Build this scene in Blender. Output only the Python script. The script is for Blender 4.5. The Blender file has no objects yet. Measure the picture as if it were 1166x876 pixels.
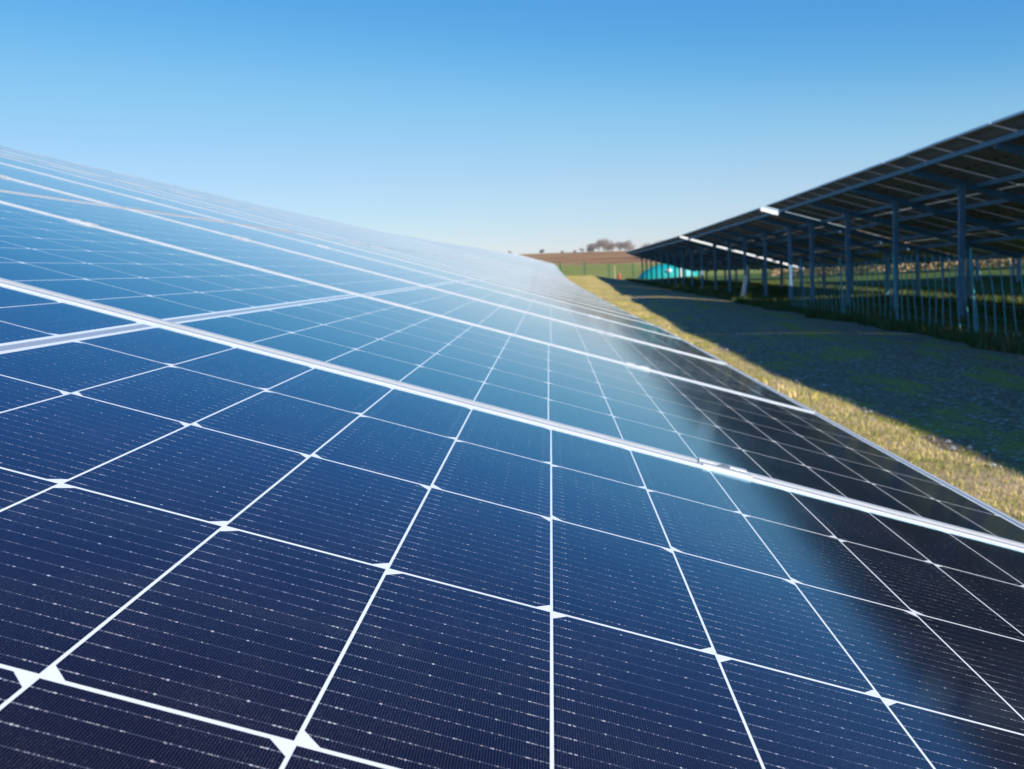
import bpy, bmesh, math, random
import numpy as np
from mathutils import Vector, Matrix
random.seed(7); rng = np.random.default_rng(7)
S = bpy.context.scene
COL = S.collection
R = math.radians

# ------------------------------------------------------------------ frames
f = 1048.0; CX, CY = 583.0, 438.0
V = Vector((627-CX, 297-CY, f)).normalized()          # row direction seen from the camera (x right, y down, z ahead)
up0 = Vector((0, -1, 0)); up0 = (up0 - V*up0.dot(V)).normalized()
ROLL = 0.052
r0 = V.cross(up0).normalized()
if r0.x < 0: r0 = -r0
upw = (up0*math.cos(ROLL) - r0*math.sin(ROLL)).normalized()
rw = (r0*math.cos(ROLL) + up0*math.sin(ROLL)).normalized()
def cam2w(p): return Vector((p.dot(rw), p.dot(V), p.dot(upw)))
def F2W(x, y, z):                                       # survey frame -> world
    return Vector((x*math.cos(ROLL)+z*math.sin(ROLL), y, -x*math.sin(ROLL)+z*math.cos(ROLL)))
Uc = Vector((1, .2585, 0)); Uc = (Uc - V*Uc.dot(V)).normalized()
UF = Vector((Uc.dot(r0), 0, Uc.dot(up0)))              # down-slope direction of the panels, survey frame
Dc = Vector((0, .1913, 0))
DF = Vector((Dc.dot(r0), Dc.dot(V), Dc.dot(up0)))

def interp(x, xs, ys): return np.interp(x, xs, ys)
def sstep(x, a, b):
    t = np.clip((x-a)/(b-a), 0, 1); return t*t*(3-2*t)
def dip(Y): return interp(Y, [-20,1.0,2.2,3.2,4.3,5.5,7.5,12,19,28,36,50,70,100,130,170],
                             [0,0,.010,.019,.026,.038,.075,.130,.205,.28,.335,.345,.32,.25,.22,.19])
def ztop2(Y): return interp(Y, [-20,4,13.4,29.7,48.7,77.5,90], [2.52,2.36,2.19,1.76,1.35,.90,.72])
def hill(Y): return interp(Y, [0,95,130,170,240,330,360,420,700,3000], [-2.0,-2.0,-1.75,-1.0,.75,2.35,2.35,-1.5,-9,-9])
def G(x, y):                                            # ground height, world frame
    x = np.asarray(x, float); y = np.asarray(y, float)
    left = -1.15 - dip(y) - .05*np.clip(x, -3, 3)
    right = interp(y, [-30,5,13,30,50,80,95], [-1.45,-1.5,-1.6,-1.86,-2.05,-2.25,-2.32])
    g = left + (right-left)*sstep(x, 3.0, 7.5)
    far = hill(y) - .03*np.clip(x, -60, 60)
    k = sstep(y, 80, 125)
    # the near row stands on a low bank towards its far end
    g = g*(1-k) + far*k
    g = g + .10*np.exp(-((y-36.2)/1.1)**2)*sstep(x, 1.5, 3)*(1-sstep(x, 6, 8))  # ridge added across the track so the strip of sunlight shows more
    g = g + .03*np.sin(x*.9+.3*y)*np.cos(y*.55) * sstep(y, 2, 12)
    g = g + .5*sstep(y,170,300)*np.sin(x*.02+1)
    return g
def Gs(x, y): return float(G(x, y))

# ------------------------------------------------------------------ helpers
def link(o): COL.objects.link(o); return o
def mesh_from(name, verts, faces, mats=(), fm=None, smooth=False):
    me = bpy.data.meshes.new(name)
    me.from_pydata([tuple(v) for v in verts], [], faces)
    for m in mats: me.materials.append(m)
    if fm is not None: me.polygons.foreach_set('material_index', fm)
    if smooth: me.polygons.foreach_set('use_smooth', [True]*len(me.polygons))
    me.update(); return me
def obj(name, me, parent=None, mtx=None):
    o = bpy.data.objects.new(name, me); link(o)
    if parent: o.parent = parent
    if mtx is not None: o.matrix_basis = mtx
    return o
def tag(o, label=None, cat=None, group=None, kind=None):
    if label: o['label'] = label
    if cat: o['category'] = cat
    if group: o['group'] = group
    if kind: o['kind'] = kind
    return o
def empty(name, loc):
    o = bpy.data.objects.new(name, None); link(o); o.location = loc; o.empty_display_size = .2; return o
class MB:
    def __init__(s): s.v = []; s.f = []; s.m = []
    def box(s, c, d, mtx=None, mi=0):
        b = len(s.v)
        for i in (-1,1):
            for j in (-1,1):
                for k in (-1,1):
                    p = Vector((c[0]+i*d[0]/2, c[1]+j*d[1]/2, c[2]+k*d[2]/2))
                    s.v.append(mtx @ p if mtx else p)
        for q in ((0,1,3,2),(4,6,7,5),(0,4,5,1),(2,3,7,6),(0,2,6,4),(1,5,7,3)):
            s.f.append([b+i for i in q]); s.m.append(mi)
    def beam(s, a, b, w, h, up=Vector((0,0,1)), prof='box'):
        """bar from a to b; C section when prof == 'c'"""
        a = Vector(a); b = Vector(b); d = (b-a).normalized()
        sx = d.cross(up).normalized(); uz = sx.cross(d).normalized()
        t = .012
        if prof == 'c':
            pts = [(-w/2,-h/2),(w/2,-h/2),(w/2,-h/2+t*1.6),(-w/2+t,-h/2+t*1.6),(-w/2+t,h/2-t*1.6),(w/2,h/2-t*1.6),(w/2,h/2),(-w/2,h/2)]
        else:
            pts = [(-w/2,-h/2),(w/2,-h/2),(w/2,h/2),(-w/2,h/2)]
        n = len(pts); o = len(s.v)
        for e in (a, b):
            for (px, py) in pts: s.v.append(e + sx*px + uz*py)
        for i in range(n):
            j = (i+1) % n
            s.f.append([o+i, o+j, o+n+j, o+n+i]); s.m.append(0)
        s.f.append([o+i for i in range(n)][::-1]); s.m.append(0)
        s.f.append([o+n+i for i in range(n)]); s.m.append(0)
    def tube(s, pts, rad, n=5, mi=0):
        o = len(s.v); pts = [Vector(p) for p in pts]
        for i, p in enumerate(pts):
            d = (pts[min(i+1,len(pts)-1)] - pts[max(i-1,0)]).normalized()
            a = d.orthogonal().normalized(); b = d.cross(a)
            for k in range(n):
                t = 2*math.pi*k/n; s.v.append(p + (a*math.cos(t)+b*math.sin(t))*rad[i])
        for i in range(len(pts)-1):
            for k in range(n):
                k2 = (k+1) % n
                s.f.append([o+i*n+k, o+i*n+k2, o+(i+1)*n+k2, o+(i+1)*n+k]); s.m.append(mi)
    def mesh(s, name, mats, smooth=False): return mesh_from(name, s.v, s.f, mats, s.m, smooth)

# ------------------------------------------------------------------ material helpers
class NT:
    def __init__(s, name):
        s.mat = bpy.data.materials.new(name); s.mat.use_nodes = True
        s.t = s.mat.node_tree; s.n = s.t.nodes; s.l = s.t.links
        s.bsdf = s.n['Principled BSDF']
    def node(s, typ, **kw):
        n = s.n.new(typ)
        for k, v in kw.items(): setattr(n, k, v)
        return n
    def put(s, sock, v):
        if isinstance(v, bpy.types.NodeSocket): s.l.new(v, sock)
        elif v is not None: sock.default_value = v
    def m(s, op, a, b=None, c=None, clamp=False):
        n = s.node('ShaderNodeMath', operation=op, use_clamp=clamp)
        s.put(n.inputs[0], a)
        if b is not None: s.put(n.inputs[1], b)
        if c is not None: s.put(n.inputs[2], c)
        return n.outputs[0]
    def mix(s, fac, a, b):
        n = s.node('ShaderNodeMix', data_type='RGBA')
        s.put(n.inputs[0], fac); s.put(n.inputs[6], a); s.put(n.inputs[7], b)
        return n.outputs[2]
    def mixf(s, fac, a, b):
        n = s.node('ShaderNodeMix', data_type='FLOAT')
        s.put(n.inputs[0], fac); s.put(n.inputs[2], a); s.put(n.inputs[3], b)
        return n.outputs[0]
    def noise(s, scale, detail=4, rough=.55, vec=None, out=0, dist=0):
        n = s.node('ShaderNodeTexNoise'); n.inputs['Scale'].default_value = scale
        n.inputs['Detail'].default_value = detail; n.inputs['Roughness'].default_value = rough
        n.inputs['Distortion'].default_value = dist
        if vec is not None: s.l.new(vec, n.inputs['Vector'])
        return n.outputs[out]
    def ramp(s, fac, stops):
        n = s.node('ShaderNodeValToRGB'); e = n.color_ramp.elements
        while len(e) < len(stops): e.new(.5)
        for i, (p, c) in enumerate(stops):
            e[i].position = p; e[i].color = c if len(c) == 4 else (*c, 1)
        s.put(n.inputs[0], fac); return n.outputs[0]
    def coord(s, which='Object'):
        n = s.node('ShaderNodeTexCoord'); return n.outputs[which]
    def sep(s, v):
        n = s.node('ShaderNodeSeparateXYZ'); s.l.new(v, n.inputs[0]); return n.outputs
    def bump(s, h, strength=.3, dist=.01):
        n = s.node('ShaderNodeBump'); n.inputs['Strength'].default_value = strength
        n.inputs['Distance'].default_value = dist; s.l.new(h, n.inputs['Height'])
        s.l.new(n.outputs[0], s.bsdf.inputs['Normal'])
    def set(s, **kw):
        for k, v in kw.items(): s.put(s.bsdf.inputs[k.replace('_', ' ')], v)
def simple(name, col, rough=.6, metal=0, var=.15, scale=8, col2=None, bump=0, coord='Object'):
    n = NT(name); c = n.coord(coord)
    a = n.noise(scale, 5, .6, c)
    c2 = col2 or tuple(x*(1-var) for x in col)
    c1 = tuple(min(1, x*(1+var)) for x in col) if not col2 else col
    n.set(Base_Color=n.ramp(a, [(.3, c2), (.7, c1)]), Roughness=rough, Metallic=metal)
    if bump: n.bump(n.noise(scale*6, 4, .6, c), bump, .01)
    return n.mat

# ---- the laminate: half-cut cells with 16 wires, fingers, bevelled corners, white back sheet
def laminate_material():
    n = NT('solar_glass'); m = n.m
    co = n.coord('Object'); X, Y, Z = n.sep(co)
    PU, PV = .0925, .1835
    ax = m('ABSOLUTE', X); ay = m('ABSOLUTE', Y)
    cu = m('DIVIDE', m('SUBTRACT', ax, .010), PU)
    fu = m('MULTIPLY', m('SUBTRACT', m('FRACT', cu), .5), PU)
    su = m('MULTIPLY', fu, m('SIGN', X))
    cv = m('DIVIDE', m('ADD', Y, .5505), PV)
    fv = m('MULTIPLY', m('SUBTRACT', m('FRACT', cv), .5), PV)
    au = m('ABSOLUTE', fu); av = m('ABSOLUTE', fv)
    g = m('GREATER_THAN', au, (PU-.0016)/2)
    g = m('MAXIMUM', g, m('GREATER_THAN', av, (PV-.0024)/2))
    g = m('MAXIMUM', g, m('LESS_THAN', ax, .0105))
    g = m('MAXIMUM', g, m('GREATER_THAN', ax, .010+12*PU-.001))
    g = m('MAXIMUM', g, m('GREATER_THAN', ay, .5505-.0017))
    par = m('MODULO', m('FLOOR', cv), 2.0)                      # 0 -> bevel on the up-slope side
    side = m('SUBTRACT', m('MULTIPLY', par, 2.0), 1.0)
    ch = m('GREATER_THAN', m('ADD', m('MULTIPLY', su, side), av), .0452+.0901-.0072)
    g = m('MAXIMUM', g, ch)
    cell = m('SUBTRACT', 1.0, g)
    # fingers along the row
    fg = m('ABSOLUTE', m('SUBTRACT', m('FRACT', m('DIVIDE', X, .00115)), .5))
    finger = m('MULTIPLY', m('GREATER_THAN', fg, .35), m('LESS_THAN', au, .0445))
    # wires across the row
    wb = m('ABSOLUTE', m('SUBTRACT', m('FRACT', m('DIVIDE', m('ADD', fv, .09), .01125)), .5))
    wd = m('MULTIPLY', wb, .01125)
    wire = m('LESS_THAN', wd, .00015)
    # solder pads on the wires
    pu = m('ABSOLUTE', m('SUBTRACT', m('FRACT', m('DIVIDE', m('ADD', fu, .0462), .0154)), .5))
    pd = m('MULTIPLY', pu, .0154)
    vor = n.node('ShaderNodeTexWhiteNoise', noise_dimensions='3D')
    cmb = n.node('ShaderNodeCombineXYZ')
    n.put(cmb.inputs[0], m('FLOOR', m('DIVIDE', X, .0154))); n.put(cmb.inputs[1], m('FLOOR', m('DIVIDE', Y, .01125)))
    oi = n.node('ShaderNodeObjectInfo'); n.put(cmb.inputs[2], oi.outputs['Random'])
    n.l.new(cmb.outputs[0], vor.inputs['Vector'])
    pad = m('MULTIPLY', m('LESS_THAN', m('SQRT', m('ADD', m('POWER', pd, 2.0), m('POWER', wd, 2.0))), m('MULTIPLY', vor.outputs[0], .00065)), m('GREATER_THAN', vor.outputs[0], .3))
    endp = m('MULTIPLY', m('LESS_THAN', m('ABSOLUTE', m('SUBTRACT', au, .0365)), .0006), m('LESS_THAN', wd, .0004))
    tail = m('MULTIPLY', m('MULTIPLY', m('GREATER_THAN', au, .0365), m('LESS_THAN', wd, .0004)), m('GREATER_THAN', m('FRACT', m('DIVIDE', X, .0023)), .35))
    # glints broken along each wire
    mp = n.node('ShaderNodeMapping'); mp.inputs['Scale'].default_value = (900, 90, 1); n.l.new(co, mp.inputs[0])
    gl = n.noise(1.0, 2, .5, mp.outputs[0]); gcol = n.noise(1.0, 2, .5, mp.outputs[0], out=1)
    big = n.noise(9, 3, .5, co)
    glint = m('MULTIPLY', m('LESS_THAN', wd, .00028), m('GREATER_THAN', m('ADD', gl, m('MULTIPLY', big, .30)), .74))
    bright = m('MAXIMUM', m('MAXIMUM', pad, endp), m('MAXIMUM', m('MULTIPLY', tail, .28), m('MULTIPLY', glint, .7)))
    # colours
    hue = n.node('ShaderNodeTexWhiteNoise', noise_dimensions='3D')
    cb2 = n.node('ShaderNodeCombineXYZ')
    n.put(cb2.inputs[0], m('FLOOR', m('ADD', m('MULTIPLY', cu, m('SIGN', X)), 100))); n.put(cb2.inputs[1], m('FLOOR', cv)); n.put(cb2.inputs[2], oi.outputs['Random'])
    n.l.new(cb2.outputs[0], hue.inputs['Vector'])
    base = n.mix(hue.outputs[0], (.0018, .0026, .0095, 1), (.0045, .0026, .0080, 1))
    base = n.mix(finger, base, (.031, .028, .044, 1))
    base = n.mix(m('MULTIPLY', wire, .75), base, (.13, .15, .23, 1))
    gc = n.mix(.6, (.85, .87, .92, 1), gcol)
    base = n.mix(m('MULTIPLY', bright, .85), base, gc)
    # dust
    dn = n.noise(2600, 1, .5, co)
    patch = n.noise(14, 4, .6, co)
    dust = m('GREATER_THAN', m('ADD', dn, m('MULTIPLY', patch, .20)), .815)
    base = n.mix(m('MULTIPLY', dust, .5), base, (.5, .5, .52, 1))
    rib = m('MULTIPLY', m('LESS_THAN', ax, .0052), m('LESS_THAN', ay, .545))
    white = n.mix(rib, (.84, .86, .88, 1), (.36, .38, .42, 1))
    lowedge = m('MULTIPLY', m('GREATER_THAN', X, 1.02), n.noise(40, 4, .65, co))
    col = n.mix(cell, white, base)
    mpd = n.node('ShaderNodeMapping'); mpd.inputs['Scale'].default_value = (1.3, 42, 1); n.l.new(co, mpd.inputs[0])
    drip = m('MAXIMUM', m('SUBTRACT', n.noise(1.0, 3, .6, mpd.outputs[0]), .60), 0.0)
    film = m('ADD', m('MULTIPLY', m('POWER', patch, 2.0), .022), m('MULTIPLY', drip, .16))
    col = n.mix(m('ADD', film, m('MULTIPLY', lowedge, .12)), col, (.42, .39, .33, 1))
    sm = n.noise(3.0, 5, .6, co)
    rough = m('ADD', .06, m('MULTIPLY', sm, .09))
    n.set(Base_Color=col, Roughness=.55); n.bsdf.inputs['Specular IOR Level'].default_value = 0
    n.bump(n.noise(420, 2, .5, co), .02, .001)
    # anti-reflective glass: weak and blue when seen steeply, a plain mirror at grazing angles
    lw = n.node('ShaderNodeLayerWeight'); lw.inputs[0].default_value = .5
    fac = m('ADD', .022, m('MULTIPLY', m('POWER', lw.outputs['Facing'], 3.9), .97), clamp=True)
    tint = n.ramp(lw.outputs['Facing'], [(.45, (.50, .56, .82)), (.74, (.44, .76, 1.0)), (.86, (.54, .86, .97)), (.965, (1, 1, 1))])
    gls = n.node('ShaderNodeBsdfGlossy'); n.put(gls.inputs['Color'], tint); n.put(gls.inputs['Roughness'], rough)
    ms = n.node('ShaderNodeMixShader'); n.put(ms.inputs[0], m('MULTIPLY', fac, m('ADD', .60, m('MULTIPLY', cell, .40))))
    n.l.new(n.bsdf.outputs[0], ms.inputs[1]); n.l.new(gls.outputs[0], ms.inputs[2])
    n.l.new(ms.outputs[0], n.n['Material Output'].inputs['Surface'])
    return n.mat

M = {}
M['glass'] = laminate_material()
M['back'] = simple('panel_underside', (.30, .285, .25), .45, 0, .25, 3)
def alu():
    n = NT('anodised_frame'); c = n.coord('Object')
    mp = n.node('ShaderNodeMapping'); mp.inputs['Scale'].default_value = (3, 60, 60); n.l.new(c, mp.inputs[0])
    a = n.noise(8, 4, .6, mp.outputs[0])
    n.set(Base_Color=n.ramp(a, [(.3, (.62, .63, .65)), (.7, (.76, .76, .77))]), Roughness=.4, Metallic=.35)
    return n.mat
M['alu'] = alu()
M['flange'] = simple('brightened_flange', (.93, .93, .92), .5, 0, .06, 5)  # same aluminium as the frame, whitened to paint light into the underside seams
M['black'] = simple('black_plastic', (.02, .02, .02), .5)
M['galv'] = simple('galvanised_steel', (.17, .36, .54), .5, .2, .25, 22, col2=(.11, .26, .42))
M['bolt'] = simple('bolt_steel', (.5, .5, .5), .35, .9)

def ground_mat():
    n = NT('grassland'); c = n.coord('Object'); X, Y, Z = n.sep(c); m = n.m
    a = n.noise(1.1, 6, .65, c); b = n.noise(9, 6, .7, c); d = n.noise(60, 4, .7, c)
    t = m('ADD', m('MULTIPLY', a, .6), m('MULTIPLY', b, .4))
    near = n.ramp(t, [(.36, (.13, .16, .03)), (.44, (.26, .23, .06)), (.52, (.46, .33, .16)), (.65, (.58, .43, .25))])
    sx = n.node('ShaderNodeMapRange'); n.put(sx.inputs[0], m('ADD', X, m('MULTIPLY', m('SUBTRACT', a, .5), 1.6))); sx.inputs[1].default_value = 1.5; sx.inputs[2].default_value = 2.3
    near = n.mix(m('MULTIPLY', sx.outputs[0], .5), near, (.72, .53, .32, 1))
    near = n.mix(m('MULTIPLY', d, .35), near, (.2, .14, .08, 1))
    w = m('ADD', Y, m('MULTIPLY', m('SUBTRACT', n.noise(.03, 4, .6, c), .5), 30))
    mp = n.node('ShaderNodeMapping'); mp.inputs['Scale'].default_value = (.02, .15, 1); n.l.new(c, mp.inputs[0])
    st = n.noise(1.0, 5, .6, mp.outputs[0])
    grn = n.ramp(n.noise(.12, 6, .7, c), [(.3, (.20, .23, .05)), (.7, (.36, .34, .10))])
    brn = n.ramp(st, [(.38, (.26, .13, .07)), (.5, (.40, .22, .11)), (.62, (.50, .34, .17))])
    k1 = n.node('ShaderNodeMapRange'); n.put(k1.inputs[0], Y); k1.inputs[1].default_value = 84; k1.inputs[2].default_value = 98
    k2 = n.node('ShaderNodeMapRange'); n.put(k2.inputs[0], w); k2.inputs[1].default_value = 168; k2.inputs[2].default_value = 176
    k3 = n.node('ShaderNodeMapRange'); n.put(k3.inputs[0], w); k3.inputs[1].default_value = 300; k3.inputs[2].default_value = 325
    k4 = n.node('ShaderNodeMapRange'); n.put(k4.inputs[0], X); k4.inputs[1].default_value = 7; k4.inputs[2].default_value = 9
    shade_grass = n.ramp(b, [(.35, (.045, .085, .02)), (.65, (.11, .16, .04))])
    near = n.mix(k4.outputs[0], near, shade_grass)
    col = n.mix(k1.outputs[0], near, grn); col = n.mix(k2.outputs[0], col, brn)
    col = n.mix(k3.outputs[0], col, (.55, .46, .28, 1))
    n.set(Base_Color=col, Roughness=.95); n.bsdf.inputs['Specular IOR Level'].default_value = .15
    n.bump(b, .5, .05)
    return n.mat
def road_mat():
    n = NT('gravel_track'); c = n.coord('Object'); m = n.m
    vo = n.node('ShaderNodeTexVoronoi'); vo.inputs['Scale'].default_value = 38; n.l.new(c, vo.inputs['Vector'])
    vs = n.sep(vo.outputs['Color'])[0]
    st = n.ramp(vs, [(.0, (.15, .095, .042)), (.6, (.27, .18, .095)), (.92, (.46, .35, .22)), (1, (.85, .80, .72))])
    a = n.noise(.9, 5, .65, c, dist=.4); 
    mp = n.node('ShaderNodeMapping'); mp.inputs['Scale'].default_value = (2.2, .6, 1); n.l.new(c, mp.inputs[0])
    ms = n.noise(1.0, 7, .75, mp.outputs[0])
    k = n.ramp(ms, [(.50, (0, 0, 0)), (.57, (1, 1, 1))])
    moss = n.ramp(n.noise(25, 4, .7, c), [(.3, (.20, .19, .015)), (.7, (.52, .46, .03))])
    col = n.mix(m('MULTIPLY', k, .85), st, moss)
    col = n.mix(m('MULTIPLY', a, .35), col, (.07, .065, .055, 1))
    n.set(Base_Color=col, Roughness=.9); n.bump(vo.outputs['Distance'], .6, .02)
    return n.mat
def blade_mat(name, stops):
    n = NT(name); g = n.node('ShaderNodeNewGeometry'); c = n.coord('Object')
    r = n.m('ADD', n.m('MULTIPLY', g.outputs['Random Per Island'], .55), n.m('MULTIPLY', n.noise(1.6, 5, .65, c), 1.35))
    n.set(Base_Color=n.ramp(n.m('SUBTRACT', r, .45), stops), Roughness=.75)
    n.bsdf.inputs['Specular IOR Level'].default_value = .2
    return n.mat
M['ground'] = ground_mat(); M['road'] = road_mat()
M['blade'] = blade_mat('meadow_blades', [(.2, (.17, .24, .03)), (.42, (.38, .38, .05)), (.56, (.66, .50, .16)), (.8, (.84, .64, .34))])
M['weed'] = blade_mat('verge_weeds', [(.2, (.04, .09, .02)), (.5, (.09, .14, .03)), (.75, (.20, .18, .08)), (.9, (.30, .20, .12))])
M['bark'] = simple('bare_twigs', (.37, .31, .31), .9, 0, .3, 3)
M['bark2'] = simple('dark_twigs', (.10, .085, .085), .9, 0, .3, 3)
M['bush'] = blade_mat('russet_leaves', [(.2, (.30, .21, .11)), (.5, (.54, .34, .18)), (.8, (.68, .50, .29))])
M['fgreen'] = simple('green_fence_coating', (.02, .10, .06), .55, 0, .2, 12)
M['teal'] = simple('turquoise_sheeting', (.01, .38, .37), .5, 0, .12, 1.5)
M['white'] = simple('white_plastic', (.82, .82, .80), .5, 0, .05, 4)
M['wood'] = simple('pale_wood', (.62, .52, .38), .8, 0, .15, 14)
M['red'] = simple('red_plastic', (.48, .11, .07), .5, 0, .12, 4)
M['fteal'] = simple('teal_wire_coating', (.12, .42, .46), .5, .1, .2, 12)

# ------------------------------------------------------------------ world, sun
sunF = Vector((1.235, -1.5, 1.0)).normalized(); sunW = F2W(*sunF).normalized()
elev = math.asin(sunW.z); az = math.atan2(sunW.x, sunW.y)
w = bpy.data.worlds.new('World'); S.world = w; w.use_nodes = True
nt = w.node_tree; bg = nt.nodes['Background']; sk = nt.nodes.new('ShaderNodeTexSky')
sk.sky_type = 'NISHITA'; sk.sun_disc = False; sk.sun_elevation = elev; sk.sun_rotation = az
sk.altitude = 0; sk.air_density = 1.0; sk.dust_density = 0; sk.ozone_density = 6.0
EXPO = .25; kk = 2**-EXPO; KS = .13
def vscale(src, f):
    n = nt.nodes.new('ShaderNodeVectorMath'); n.operation = 'SCALE'; n.inputs[3].default_value = f
    nt.links.new(src, n.inputs[0]); return n.outputs[0]
cvn = nt.nodes.new('ShaderNodeRGBCurve'); cvn.mapping.extend = 'EXTRAPOLATED'
for ci, pts in enumerate([[(0,0),(.178,.095),(.286,.255),(.438,.42),(.72,.60),(1.2,.95)],
                          [(0,0),(.18,.185),(.369,.362),(.557,.565),(.75,.67),(.946,.77),(1.3,.97)],
                          [(0,0),(.35,.47),(.55,.67),(.715,.765),(.91,.868),(1.0,.895),(1.3,1.05)]]):
    cu = cvn.mapping.curves[ci]
    while len(cu.points) < len(pts): cu.points.new(.5, .5)
    for p, q in zip(cu.points, pts): p.location = (q[0], q[1])
cvn.mapping.use_clip = False; cvn.mapping.update()
nt.links.new(vscale(sk.outputs[0], KS), cvn.inputs[1])
nt.links.new(vscale(cvn.outputs[0], kk/KS), bg.inputs[0]); bg.inputs[1].default_value = KS
sd = bpy.data.lights.new('sun', 'SUN'); sd.energy = 5.0; sd.angle = R(.5); sd.color = (1, .94, .84)
so = bpy.data.objects.new('sun', sd); link(so); so.rotation_euler = sunW.to_track_quat('Z', 'Y').to_euler()
so.location = (20, -20, 30)

# ------------------------------------------------------------------ camera
cd = bpy.data.cameras.new('camera'); co = bpy.data.objects.new('camera', cd); link(co); S.camera = co
cx, cyv, cz = cam2w(Vector((1,0,0))), cam2w(Vector((0,-1,0))), cam2w(Vector((0,0,-1)))
co.matrix_world = Matrix(((cx.x,cyv.x,cz.x,0),(cx.y,cyv.y,cz.y,0),(cx.z,cyv.z,cz.z,0),(0,0,0,1)))
cd.sensor_width = 36; cd.sensor_fit = 'HORIZONTAL'; cd.lens = 36*f/1166
cd.clip_start = .02; cd.clip_end = 6000
cd.dof.use_dof = True; cd.dof.focus_distance = .52; cd.dof.aperture_fstop = 20; cd.dof.aperture_blades = 8
S.view_settings.view_transform = 'Standard'; S.view_settings.look = 'None'; S.view_settings.exposure = EXPO; S.view_settings.gamma = 1
S.render.resolution_x = 1024; S.render.resolution_y = 769
S.render.engine = 'CYCLES'

# ------------------------------------------------------------------ ground
def axis(lo, hi, fine_lo, fine_hi, step, growth):
    a = list(np.arange(fine_lo, fine_hi+1e-6, step)); s = step
    while a[-1] < hi: s *= growth; a.append(a[-1]+s)
    s = step
    while a[0] > lo: s *= growth; a.insert(0, a[0]-s)
    return np.array(a)
gx = axis(-2500, 2500, -10, 32, .5, 1.25); gy = axis(-1500, 3500, -12, 130, 1.0, 1.12)
XX, YY = np.meshgrid(gx, gy, indexing='ij'); ZZ = G(XX, YY)
nx, ny = XX.shape
vs = np.stack([XX, YY, ZZ], -1).reshape(-1, 3)
fs = [[i*ny+j, (i+1)*ny+j, (i+1)*ny+j+1, i*ny+j+1] for i in range(nx-1) for j in range(ny-1)]
g = obj('ground', mesh_from('ground', vs, fs, [M['ground']], smooth=True)); tag(g, kind='structure')
# gravel track between the rows
def edge_l(y): return interp(y, [-12,5,12,30,60,92], [2.30,2.35,2.35,2.8,3.4,4.0]) + .08*np.sin(y*1.7)+.05*np.sin(y*4.1)
def edge_r(y): return interp(y, [-12,10,30,60,92], [5.9,6.0,6.6,7.0,7.4]) + .12*np.sin(y*1.3+1)+.07*np.sin(y*3.3)
ys = np.arange(-12, 92, .25); rv = []; rf = []
K = 13
for j, y in enumerate(ys):
    a, b = edge_l(y), edge_r(y)
    for i in range(K):
        x = a+(b-a)*i/(K-1); cr = .03*math.sin(math.pi*i/(K-1)) - .0 
        # sample the ground sheet the way it is triangulated: stay a little proud of it
        rv.append((x, y, Gs(x, y)+ (.012 if 0 < i < K-1 else -.01) + cr*.6))
for j in range(len(ys)-1):
    for i in range(K-1): rf.append([j*K+i, j*K+i+1, (j+1)*K+i+1, (j+1)*K+i])
o = obj('gravel_road', mesh_from('gravel_road', rv, rf, [M['road']], smooth=True)); tag(o, kind='structure')

# ------------------------------------------------------------------ a solar panel
L, W = 2.278, 1.134; GAP = .020; PITCH = W+GAP
mb = MB(); mb.box((0, 0, -.0025), (L-.006, W-.006, .005))
for dy in (-.37, 0, .37): mb.box((0, dy, -.0125), (.028, .11, .0149), mi=2)      # junction boxes
for sg in (-1, 1): mb.tube([(.0, sg*.37, -.016), (.12, sg*.30, -.045), (.30, sg*.12, -.06), (.42, 0, -.035)], [.004]*4, 5, 2)
lam = mb.mesh('laminate', [M['glass'], M['back'], M['black']])
for p in lam.polygons:
    if p.material_index != 2: p.material_index = 0 if p.normal.z > .5 else 1
def frame_mesh():
    mb = MB(); top = .0021; bot = -.0334
    def bar(axis, pos, length, sgn):
        def bx(c_off, z, w_, h):
            c = [0, 0, z]; d = [0, 0, h]
            c[1-axis] = pos - sgn*c_off; d[1-axis] = w_
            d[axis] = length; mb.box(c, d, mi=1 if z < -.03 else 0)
        bx(.0013, (top+bot)/2, .0026, top-bot)                      # outer wall
        bx(.0026+.0042, top-.0009, .0084, .0018)                    # lip over the glass
        bx(.0026+.0175, bot+.0009, .0350, .0018)                    # lower flange, widened so the underside seams look lighter
    for s_ in (-1, 1):
        bar(0, s_*W/2, L, s_)
        bar(1, s_*L/2, W-.0056, s_)
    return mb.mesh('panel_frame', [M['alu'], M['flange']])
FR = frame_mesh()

def clamp_mesh():
    mb = MB()
    mb.box((0, 0, .0011), (.058, .016, .0018))
    mb.box((0, -.0135, .0034), (.058, .011, .0020)); mb.box((0, .0135, .0034), (.058, .011, .0020))
    mb.box((0, 0, -.013), (.056, .012, .030))
    n = 6; o = len(mb.v)
    mb.tube([(0,0,.0012),(0,0,.0062),(0,0,.0063)], [.0060,.0060,.0001], 6, 1)
    return mb.mesh('clamp', [M['alu'], M['bolt']])
CL = clamp_mesh()
TIER = [1.139, 1.139+L+GAP, 1.139+2*(L+GAP)]; TW = 3*L+2*GAP
PURL = [q for t in TIER for q in (t-1.139+.45, t+1.139-.45)]
class Plane:
    """surface of one row: P(s, Y), s = metres up-slope from the low edge"""
    def __init__(s, fn): s.fn = fn
    def P(s, q, Y): return F2W(*s.fn(q, Y))
    def frame(s, q, Y):
        p = s.P(q, Y); ex = (s.P(q-.5, Y)-s.P(q+.5, Y)).normalized()
        ey = (s.P(q, Y+.5)-s.P(q, Y-.5)); ey = (ey-ex*ey.dot(ex)).normalized(); ez = ex.cross(ey)
        return p, ex, ey, ez
def fn_near(q, Y):
    a = .667-q
    return (DF.x + a*UF.x, Y+DF.y, DF.z + a*UF.z - float(dip(Y)))
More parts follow.
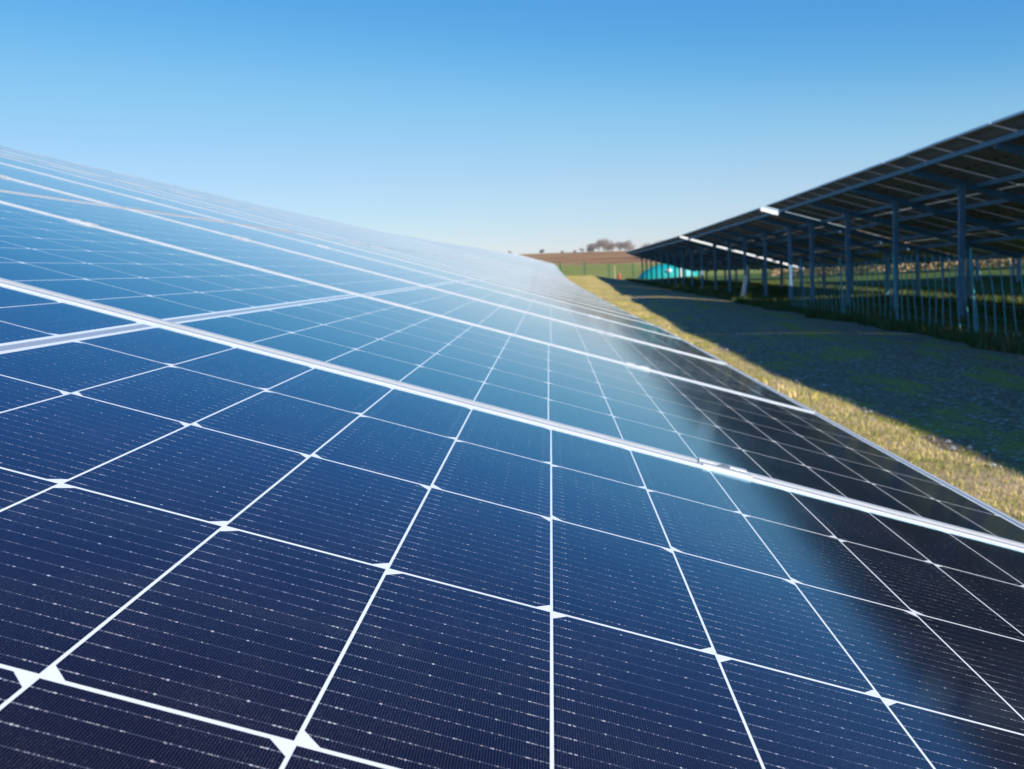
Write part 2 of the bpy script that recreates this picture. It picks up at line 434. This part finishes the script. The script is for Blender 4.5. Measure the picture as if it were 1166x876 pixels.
def camDF(X, h, Z):
    D = Vector((X, -h, 0)); return (D.dot(r0), D.dot(V) + Z/V.z, D.dot(up0))
def fn_right(q, Y):
    a = TW-q
    p = camDF(6.88, float(ztop2(Y)), Y); return (p[0] + a*UF.x, p[1], p[2] + a*UF.z)
def fn_third(q, Y):
    a = TW-q
    p = camDF(17.3, float(ztop2(Y)) + .52, Y); return (p[0] + a*UF.x, p[1], p[2] + a*UF.z)
def mtx(p, ex, ey, ez):
    return Matrix(((ex.x,ey.x,ez.x,p.x),(ex.y,ey.y,ez.y,p.y),(ex.z,ey.z,ez.z,p.z),(0,0,0,1)))

def build_array(fn, y0, ncol, posts, label, group, clamps=False, jit=.002, first_shift=None, rear=5.0, front=1.52, plate=0, plate2=False):
    pl = Plane(fn)
    ymid = y0+ncol*PITCH/2
    base = F2W(*fn(TW/2, ymid)); base.z = Gs(base.x, base.y)
    root = empty('solar_array', base)
    tag(root, label, 'solar array', group)
    T = Matrix.Translation(-Vector(base))
    for c in range(ncol):
        yc = y0 + GAP/2 + W/2 + c*PITCH
        for ti, t in enumerate(TIER):
            p, ex, ey, ez = pl.frame(t, yc)
            sh = random.gauss(0, jit)
            if first_shift and ti == 0 and c in first_shift: sh = first_shift[c]
            p = p + ex*sh + ez*random.gauss(0, jit*.3)
            if first_shift and c in first_shift: p = pl.frame(t, yc)[0] + ex*sh
            rz = Matrix.Rotation(random.gauss(0, .0006), 4, 'Y') if not (first_shift and c in first_shift) else Matrix.Identity(4)
            q = obj('solar_panel', lam, root, T @ mtx(p, ex, ey, ez) @ rz)
            obj('panel_frame', FR, q)
    y1 = y0+ncol*PITCH
    # purlins
    nseg = max(2, int((y1-y0)/1.2))
    for s_ in PURL:
        mb = MB(); pts = []
        for i in range(nseg+1):
            Y = y0+(y1-y0)*i/nseg; p, ex, ey, ez = pl.frame(s_, Y); pts.append(p-ez*(.0334+.050)-base)
        for i in range(nseg): mb.beam(pts[i], pts[i+1], .055, .10, up=ez, prof='c' if not i % 99 else 'c')
        obj('purlin', mb.mesh('purlin', [M['galv']]), root)
    for Yp in posts:
        p0, ex, ey, ez = pl.frame(TW-.45, Yp); p1 = pl.frame(.35, Yp)[0]
        off = ez*(.0334+.03+.07)
        mb = MB(); mb.beam(p0-off-base, p1-off-base, .06, .14, up=ez, prof='c'); obj('rafter', mb.mesh('rafter', [M['galv']]), root)
        for d in (front, rear):
            p = pl.frame(TW-d, Yp)[0]-ez*(.0334+.10+.10)
            gz = Gs(p.x, p.y)-.3
            mb = MB(); mb.beam(Vector((p.x, p.y-.06, gz))-base, Vector((p.x, p.y-.06, p.z+.06))-base, .115, .07, up=Vector((0,1,0)), prof='c')
            mb.box(Vector((p.x, p.y-.02, p.z))-base, (.18, .012, .20))
            obj('post', mb.mesh('post', [M['galv']]), root)
    if plate:  # added white strip, stands in for the bright light at a section gap
        pa, ex, ey, ez = pl.frame(TW-.03, y0+.004); pb = pl.frame(TW-plate, y0+.004)[0]
        mb = MB(); mb.beam(pa-ez*.05-base, pb-ez*.05-base, .02, .11, up=ez); obj('gap_light_strip', mb.mesh('gap_light_strip', [M['white']]), root)
        if plate2:
            pc = pl.frame(.1, y0+.004)[0]
            mb = MB(); mb.beam(pb-ez*.05-base, pc-ez*.05-base, .02, .13, up=ez); obj('end_beam', mb.mesh('end_beam', [M['galv']]), root)
    if clamps:
        for c in range(9):
            for s_ in PURL:
                p, ex, ey, ez = pl.frame(s_ + random.uniform(-.012, .012), y0+c*PITCH)
                obj('clamp', CL, root, T @ mtx(p, ex, ey, ez))
    return root

# near row: seam centres at 1.084 + k*PITCH
y0 = 1.084-DF.y*0 - 5*PITCH
NC = 24
names = ['nearest stretch of the near solar row, its blue cells filling the foreground',
         'second stretch of the near solar row, pale with sky glare just beyond the foreground',
         'third stretch of the near solar row, in the hollow where its low edge bends',
         'fourth stretch of the near solar row, whitish and rising out of the hollow',
         'fifth stretch of the near solar row, second to last before its far end',
         'last stretch of the near solar row, its far end against the brown field']
yy = y0
for k in range(6):
    n_c = 15 if k == 0 else NC
    posts = [yy+1.2+3.57*i for i in range(int((n_c*PITCH-1.5)/3.57)+1)]
    build_array(fn_near, yy, n_c, posts, names[k], 'sections of the near solar row', clamps=(k == 0), jit=.0015,
                first_shift={4: 0.0, 5: -.0045} if k == 0 else None)
    yy += n_c*PITCH + .03
build_array(fn_right, -7.60, 16, [-6.4+3.57*i for i in range(5)], 'right-hand solar row section nearest the camera, mirrored darkly in the foreground panels', 'sections of the right solar row', jit=.003)
build_array(fn_right, 10.92, 16, [11.46,15.03,18.6,22.17,25.74,29.3], 'tall right-hand solar row section at the right edge, up to the first bright gap', 'sections of the right solar row', jit=.003)
build_array(fn_right, 30.2, 16, [31.98,35.7,39.4,42.9,46.6], 'right-hand solar row section seen from below, between the two bright gaps', 'sections of the right solar row', jit=.003, plate=.62)
build_array(fn_right, 49.05, 32, [50.7+3.65*i for i in range(10)], 'farthest section of the right-hand solar row, tapering down beside the turquoise heap', 'sections of the right solar row', jit=.003, plate=6.8)
build_array(fn_third, 14.0, 28, [15.4+3.57*i for i in range(9)], 'solar row standing behind the right-hand row, glimpsed dark between its posts', None, jit=.003)
build_array(fn_third, -12.6, 23, [-11.4+3.57*i for i in range(7)], 'nearest section of the rearmost solar row, far right behind the leaning wire fence', None, jit=.003)

# ------------------------------------------------------------------ fences
def fence_wire():
    X = 6.62
    root = empty('wire_fence', (X, 16, Gs(X, 16))); b = root.location
    tag(root, 'leaning teal wire fence standing under the eave of the right-hand solar row', 'fence')
    mb = MB(); Y = 7.0; rows = [0,.18,.36,.55,.75,.98,1.22]
    prev = None
    while Y < 26:
        g0 = Gs(X, Y); lean = -.09 - .05*math.sin(Y*.6) - .02*math.sin(Y*1.9)
        top = 1.30+.05*math.sin(Y*.8)
        def pt(h): return Vector((X + lean*(h/1.2)**1.6 + .015*math.sin(Y*3+h*4), Y, g0+h)) - b
        pts = [pt(top*i/4) for i in range(5)]
        mb.tube(pts, [.0095]*5, 4)
        cur = [pt(top*.99*r/1.22) for r in rows]
        if prev:
            for p, q in zip(prev, cur): mb.tube([p, q], [.0025]*2, 3)
        prev = cur; Y += .31*random.uniform(.95, 1.05)
    obj('wire_mesh', mb.mesh('wire_mesh', [M['fteal']]), root)
    Y = 8.2
    while Y < 26:
        g0 = Gs(X, Y); mb = MB()
        mb.tube([Vector((X+.03, Y, g0-.1))-b, Vector((X-.06, Y+.03, g0+1.42))-b], [.022, .020], 8)
        obj('fence_post', mb.mesh('fence_post', [M['fteal']], True), root); Y += 3.3
fence_wire()
def fence_far():
    Y0 = 97.0; xs = np.arange(-1.5, 42, 2.5)
    root = empty('perimeter_fence', (10, Y0, Gs(10, Y0))); b = root.location
    tag(root, 'thin dark green mesh fence crossing the grass beyond the track', 'fence')
    for x in xs[::1]:
        mb = MB(); z = Gs(x, Y0); mb.beam(Vector((x, Y0, z-.2))-b, Vector((x, Y0, z+1.5))-b, .13, .10, up=Vector((0,1,0)))
        obj('fence_post', mb.mesh('fence_post', [M['fgreen']]), root)
    mb = MB()
    for x in np.arange(-1.5, 40, .25):
        z = Gs(x, Y0); mb.beam(Vector((x, Y0-.04, z))-b, Vector((x, Y0-.04, z+1.42))-b, .006, .006, up=Vector((0,1,0)))
    for h in np.arange(.05, 1.5, .2):
        for x in np.arange(-1.5, 39.9, 2.5):
            mb.beam(Vector((x, Y0-.04, Gs(x, Y0)+h))-b, Vector((x+2.5, Y0-.04, Gs(x+2.5, Y0)+h))-b, .012, .012)
    obj('wire_mesh', mb.mesh('wire_mesh', [M['fgreen']]), root)
fence_far()

# ------------------------------------------------------------------ turquoise heap, barrel, stakes
def heap():
    x0, x1, Y = 8.6, 14.7, 93.0
    b = Vector(((x0+x1)/2, Y, Gs((x0+x1)/2, Y)))
    root = empty('covered_heap', b)
    tag(root, 'turquoise sheet-covered rounded heap behind the far posts of the right-hand row', 'heap')
    prof = [(0,.05),(.04,.42),(.12,.80),(.25,1.15),(.40,1.38),(.58,1.45),(.75,1.36),(.88,1.05),(.96,.6),(1,.05)]
    N = 40; K = 14; vv = []; ff = []
    for i in range(N+1):
        t = i/N; h = float(np.interp(t, [p[0] for p in prof], [p[1] for p in prof])); wd = 1.9*(h/1.45)**.5
        for k in range(K+1):
            a = math.pi*k/K
            fold = 1+.03*math.sin(i*1.3+k)+.02*math.sin(k*2.7+i*.4)
            vv.append(((t-.5)*(x1-x0), -math.cos(a)*wd, (math.sin(a)**.6)*h*fold-.03))
    for i in range(N):
        for k in range(K): ff.append([i*(K+1)+k, i*(K+1)+k+1, (i+1)*(K+1)+k+1, (i+1)*(K+1)+k])
    obj('sheet', mesh_from('sheet', vv, ff, [M['teal']], smooth=True), root)
    mb = MB(); n = 16
    bm = bmesh.new(); bmesh.ops.create_circle(bm, cap_ends=True, radius=1, segments=20)
    for v in bm.verts: v.co = Vector((v.co.x*.27, -v.co.y*0-1.0, v.co.y*.18))
    r = bmesh.ops.extrude_face_region(bm, geom=bm.faces[:])
    for e in r['geom']:
        if isinstance(e, bmesh.types.BMVert): e.co.y += .9
    me = bpy.data.meshes.new('patch'); bm.to_mesh(me); bm.free(); me.materials.append(M['white'])
    obj('patch', me, root, Matrix.Translation((-.15, -.98, .72)))
    mb = MB(); mb.box((1.0, -1.9, .62), (.11, .05, 1.25)); obj('strap', mb.mesh('strap', [M['white']]), root)
heap()
def barrel():
    x, Y = 6.9, 95.0; z = Gs(x, Y)
    root = empty('barrel', (x, Y, z)); root.scale = (.6,.6,.6); tag(root, 'small red barrel standing by the far perimeter fence', 'barrel')
    mb = MB(); mb.tube([(0,0,0),(0,0,.02),(0,0,.3),(0,0,.32),(0,0,.34),(0,0,.62),(0,0,.64),(0,0,.66),(0,0,.9),(0,0,.9)],
                       [.26,.28,.28,.30,.28,.28,.30,.28,.28,.001], 18)
    obj('drum', mb.mesh('drum', [M['red']], True), root)
    mb = MB(); mb.tube([(.1,0,.89),(.1,0,.93),(.1,0,.931)], [.05,.05,.001], 10); obj('cap', mb.mesh('cap', [M['white']]), root)
barrel()
def stake(name, x, Y, h, lean, wd, mat, label, wrap=False):
    z = Gs(x, Y); root = empty(name, (x, Y, z)); tag(root, label, 'stake')
    mb = MB(); mb.beam((0,0,-.2), (lean, 0, h), wd, wd*.7, up=Vector((0,1,0))); obj('shaft', mb.mesh('shaft', [mat]), root)
    if wrap:
        mb = MB(); mb.beam((lean*.15,0,h*.15), (lean*.72, 0, h*.72), wd*1.5, wd*1.5, up=Vector((0,1,0)))
        obj('sleeve', mb.mesh('sleeve', [M['white']]), root)
stake('marker_stake', 6.45, 94.6, 1.35, .02, .05, M['wood'], 'thin pale upright stake beside the small red barrel')
stake('leaning_stake', 7.0, 34.6, 1.32, .26, .075, M['wood'], 'white-sleeved stake leaning right under the right-hand row, at the track edge', True)

# ------------------------------------------------------------------ trees and shrubs
def bare_tree(h, seed, dens=1.0, spread=.5, r0=None):
    rn = random.Random(seed); tr = MB(); cr = MB()
    def grow(mb, p, d, ln, rad, lvl):
        pts = [p]; rr = [rad]
        n = 3
        for i in range(n):
            d = (d+Vector((rn.gauss(0,.12), rn.gauss(0,.12), rn.gauss(.03,.08)))).normalized()
            p = p+d*ln/n; pts.append(p); rr.append(rad*(1-.45*(i+1)/n))
        mb.tube(pts, rr, 5 if lvl < 2 else 3)
        if lvl >= 4: return
        rad = max(rad, .02)
        k = int((8 if lvl == 0 else 3.4)*dens+.5)
        for i in range(k):
            t = rn.uniform(.12 if lvl == 0 else .35, 1); q = pts[0].lerp(pts[-1], t)
            a = rn.uniform(0, 2*math.pi)
            s = Vector((math.cos(a), math.sin(a), 0))
            nd = (d*.75+s*spread*rn.uniform(.6,1.4)+Vector((0,0,.15))).normalized()
            grow(cr, q, nd, ln*rn.uniform(.55,.75), max(.013, rr[-1]*rn.uniform(.5,.75)), lvl+1)
    grow(tr, Vector((0,0,-.15)), Vector((rn.gauss(0,.05), rn.gauss(0,.05), 1)), h*.36, r0 or h*.022, 0)
    return tr, cr
TREE = []
for i in range(4):
    tr, cr = bare_tree(5.6, 50+i, 1.45, .85)
    TREE.append((tr.mesh('trunk', [M['bark']], True), cr.mesh('crown', [M['bark']])))
for i in range(2):
    tr, cr = bare_tree(2.6, 80+i, 1.2, .9, .04)
    TREE.append((tr.mesh('trunk', [M['bark2']], True), cr.mesh('crown', [M['bark2']])))
def put_tree(kind, px, Y, scale, label, group, name='bare_tree', cat='tree', sink=0):
    xF = (px-627)/f*Y; x = xF; z = Gs(x, Y)-sink
    root = empty(name, (x, Y, z)); root.rotation_euler.z = random.uniform(0, 6.28); root.scale = (scale*random.uniform(.9,1.1),)*2+(scale,)
    tag(root, label, cat, group)
    obj('trunk', TREE[kind][0], root); obj('crown', TREE[kind][1], root)
clump = [(672,.62,'low leftmost'),(677,.8,'second from left'),(682,.98,'third from left'),(688,.9,'fourth from left'),(693,1.0,'fifth from left'),(698,.86,'fourth from right'),(705,.85,'third from right'),(711,.92,'second from right'),(717,.88,'rightmost')]
for i, (px, sc, wd) in enumerate(clump):
    put_tree(i % 4, px, 372+random.uniform(-6, 6), sc*1.6, 'greyish-pink bare tree, %s in the clump on the field crest' % wd, 'bare trees in the clump on the crest')
put_tree(2, 738, 205, .95, 'bare tree showing faintly just left of the roofline of the right-hand row', 'bare trees behind the right-hand row')
put_tree(3, 748, 200, 1.12, 'bare tree rising over the far tapering roofline of the right-hand row', 'bare trees behind the right-hand row')
put_tree(1, 773, 205, 1.30, 'bare treetop peeking over the roofline above the first bright gap', 'bare trees behind the right-hand row')
for px, sc, wd in [(617,1.15,'left of'),(641,.7,'in the middle of'),(655,.75,'towards the right of')]:
    put_tree(4+int(px)%2, px, 366, sc*1.3, 'small grey bush %s the bare field crest' % wd, 'bushes on the crest', 'bush', 'bush')
put_tree(2, 663, 366, .62, 'slender small tree standing alone left of the tree clump', None)
put_tree(4, 582, 262, 1.1, 'dark bush showing just above the far top edge of the near solar row', None, 'bush', 'bush')
# low distant hedge between the bushes
def shrub_mesh(h, w_, n, seed, mats, leafs=.09):
    r = np.random.default_rng(seed); vv = []; ff = []; mb = MB()
    rn = random.Random(seed)
    for i in range(26):
        a = rn.uniform(0, 6.28); rr = rn.uniform(.1, w_*.45)
        p = Vector((rn.uniform(-.2,.2)*w_, rn.uniform(-.2,.2)*w_, -.05)); q = p+Vector((math.cos(a)*rr, math.sin(a)*rr, h*rn.uniform(.6,1.05)))
        mb.tube([p, p.lerp(q,.5)+Vector((rn.uniform(-.1,.1), rn.uniform(-.1,.1), .1)), q], [.02,.013,.004], 4)
    for i in range(n):
        a = rn.uniform(0,6.28); z = rn.uniform(.03,1)**.8; rad = w_*.5*math.sqrt(rn.uniform(0,1))*(1-.5*z**2)*(1+.3*math.sin(3*a+seed))
        c = Vector((math.cos(a)*rad, math.sin(a)*rad, z*h*(1+.15*math.sin(a*2+seed*2))))
        d1 = Vector((rn.gauss(0,1), rn.gauss(0,1), rn.gauss(0,1))).normalized()*leafs*rn.uniform(.5,1.3); d2 = d1.orthogonal().normalized()*leafs*.55
        b = len(mb.v); mb.v += [c-d1*.5, c+d2*.5, c+d1*.5, c-d2*.5]; mb.f.append([b,b+1,b+2,b+3]); mb.m.append(1)
    return mb
SH = []
for i in range(4):
    mb = shrub_mesh(3.0, 3.6, 5200, 20+i, None, .15)
    tw = MB(); lv = MB()
    k = [j for j, q in enumerate(mb.m) if q == 1]
    first = min(min(mb.f[j]) for j in k)
    tw.v = mb.v[:first]; tw.f = [q for q, mm in zip(mb.f, mb.m) if mm == 0]; tw.m = [0]*len(tw.f)
    lv.v = mb.v[first:]; lv.f = [[i2-first for i2 in q] for q, mm in zip(mb.f, mb.m) if mm == 1]; lv.m = [0]*len(lv.f)
    SH.append((tw.mesh('stems', [M['bark2']]), lv.mesh('foliage', [M['bush']])))
order = ['first','second','third','fourth','fifth','sixth','seventh','eighth','ninth','tenth','eleventh','twelfth','thirteenth','fourteenth','fifteenth','sixteenth','seventeenth','eighteenth','nineteenth','twentieth','twenty-first','twenty-second']
for i in range(20):
    x = 16.5+i*2.0; Y = 64-i*.9+random.uniform(-.8,.8)
    root = empty('shrub', (x, Y, Gs(x, Y))); root.rotation_euler.z = random.uniform(0,6.28); s_ = random.uniform(.85,1.25); root.scale = (s_,s_,s_*random.uniform(.9,1.15))
    tag(root, 'russet shrub, %s from the left in the hedge seen under the right-hand row' % order[i], 'shrub', 'russet hedge shrubs beyond the rows')
    obj('stems', SH[i%4][0], root); obj('foliage', SH[i%4][1], root)

# ------------------------------------------------------------------ grass, weeds, stones
def blades(name, xs, ys, hmin, hmax, wd, mat, label, cat, lean=.6):
    n = len(xs); zs = G(xs, ys)
    h = rng.uniform(hmin, hmax, n); a = rng.uniform(0, 2*np.pi, n); la = rng.uniform(0, 2*np.pi, n); ll = h*rng.uniform(.1, lean, n)
    wv = wd*rng.uniform(.6, 1.3, n)
    bx, by = np.cos(a)*wv, np.sin(a)*wv; lx, ly = np.cos(la)*ll, np.sin(la)*ll
    P = np.empty((n, 5, 3))
    P[:,0] = np.stack([xs-bx, ys-by, zs-.01], -1); P[:,1] = np.stack([xs+bx, ys+by, zs-.01], -1)
    P[:,2] = np.stack([xs+bx*.7+lx*.35, ys+by*.7+ly*.35, zs+h*.6], -1); P[:,3] = np.stack([xs-bx*.7+lx*.35, ys-by*.7+ly*.35, zs+h*.6], -1)
    P[:,4] = np.stack([xs+lx, ys+ly, zs+h], -1)
    me = bpy.data.meshes.new(name); me.vertices.add(n*5); me.vertices.foreach_set('co', P.reshape(-1))
    idx = (np.arange(n)*5)[:,None]
    li = np.concatenate([idx+np.array([[0,1,2,3]]), idx+np.array([[3,2,4]])], 1).reshape(-1)
    me.loops.add(len(li)); me.loops.foreach_set('vertex_index', li.astype(np.int32))
    me.polygons.add(2*n); st = np.empty(2*n, np.int32); st[0::2] = np.arange(n)*7; st[1::2] = np.arange(n)*7+4
    me.polygons.foreach_set('loop_start', st)
    me.update(calc_edges=True); me.validate(); me.materials.append(mat)
    o = obj(name, me); tag(o, label, cat, kind='stuff'); return o
def sample(n, x0, x1, y0, y1, pw=1.0):
    y = y0+(y1-y0)*rng.uniform(0,1,n)**pw; x = rng.uniform(0,1,n)
    return x, y
u, y = sample(230000, 0, 1, .8, 92, 2.6)
x = .45+u*(edge_l(y)+.10-.45) + rng.normal(0, .05, len(y))
k = (np.sin(x*5+y*1.3)+np.sin(y*3.1-x*2)+rng.normal(0,1.2,len(y))) > -1.6
x, y = x[k], y[k]
far = np.clip(y/12, 1, 5)
blades('grass', x, y, .010, .032, .0024, M['blade'], 'sunlit dry yellow-green grass between the near row and the shadow edge', 'grass', 1.2)
u, y = sample(9000, 0, 1, 8, 92, 1.2); x = .6+u*(edge_l(y)-.75)
blades('grass_tufts', x, y, .03, .07, .007, M['blade'], 'coarser grass tufts scattered in the sunlit verge', 'grass', .9)
# verge weeds in front of the wire fence
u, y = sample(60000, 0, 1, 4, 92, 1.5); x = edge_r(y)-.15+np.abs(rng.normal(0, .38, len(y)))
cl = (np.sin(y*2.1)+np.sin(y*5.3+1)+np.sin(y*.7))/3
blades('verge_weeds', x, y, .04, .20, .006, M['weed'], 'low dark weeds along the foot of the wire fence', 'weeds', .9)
u, y = sample(7000, 0, 1, 5, 60, 1.3); x = edge_r(y)+.25+rng.normal(0, .18, len(y)); k = np.sin(y*1.7)+np.sin(y*.6+2)+rng.normal(0,.4,len(y)) > .5
blades('tall_weeds', x[k], y[k], .2, .48, .006, M['weed'], 'taller dry weed clumps by the wire fence', 'weeds', .6)
# shaded green growth under the right-hand row and tufts on the track
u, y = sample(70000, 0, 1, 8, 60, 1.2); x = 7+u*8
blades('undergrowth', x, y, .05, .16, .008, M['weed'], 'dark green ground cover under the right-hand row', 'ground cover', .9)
u, y = sample(14000, 0, 1, 3, 60, 1.5); x = edge_l(y)+u*(edge_r(y)-edge_l(y)); k = np.sin(x*3+y*.35)+np.sin(x*1.3-y*.8)+rng.normal(0,.3,len(y)) > 1.0
blades('moss_tufts', x[k], y[k], .01, .035, .004, M['weed'], 'short mossy tufts along the crown of the gravel track', 'moss', 1.0)
def stones():
    mb = MB(); n = 5000
    y = 2.5+38*rng.uniform(0,1,n)**1.8; u = rng.uniform(0,1,n); x = edge_l(y)+u*(edge_r(y)-edge_l(y))
    z = G(x, y)
    for i in range(n):
        s_ = .006+.022*random.random()**4; c = Vector((x[i], y[i], z[i]+.014)); b = len(mb.v)
        for d in ((1,0,0),(-1,0,0),(0,1,0),(0,-1,0),(0,0,.7),(0,0,-.7)):
            mb.v.append(c+Vector(d)*s_*random.uniform(.7,1.3))
        for q in ((0,2,4),(2,1,4),(1,3,4),(3,0,4),(2,0,5),(1,2,5),(3,1,5),(0,3,5)): mb.f.append([b+k for k in q]); mb.m.append(0)
    o = obj('loose_stones', mb.mesh('loose_stones', [simple('stone', (.34,.35,.36), .85, 0, .3, 5)])); tag(o, 'loose grey stones strewn over the gravel track', 'stones', kind='stuff')
stones()
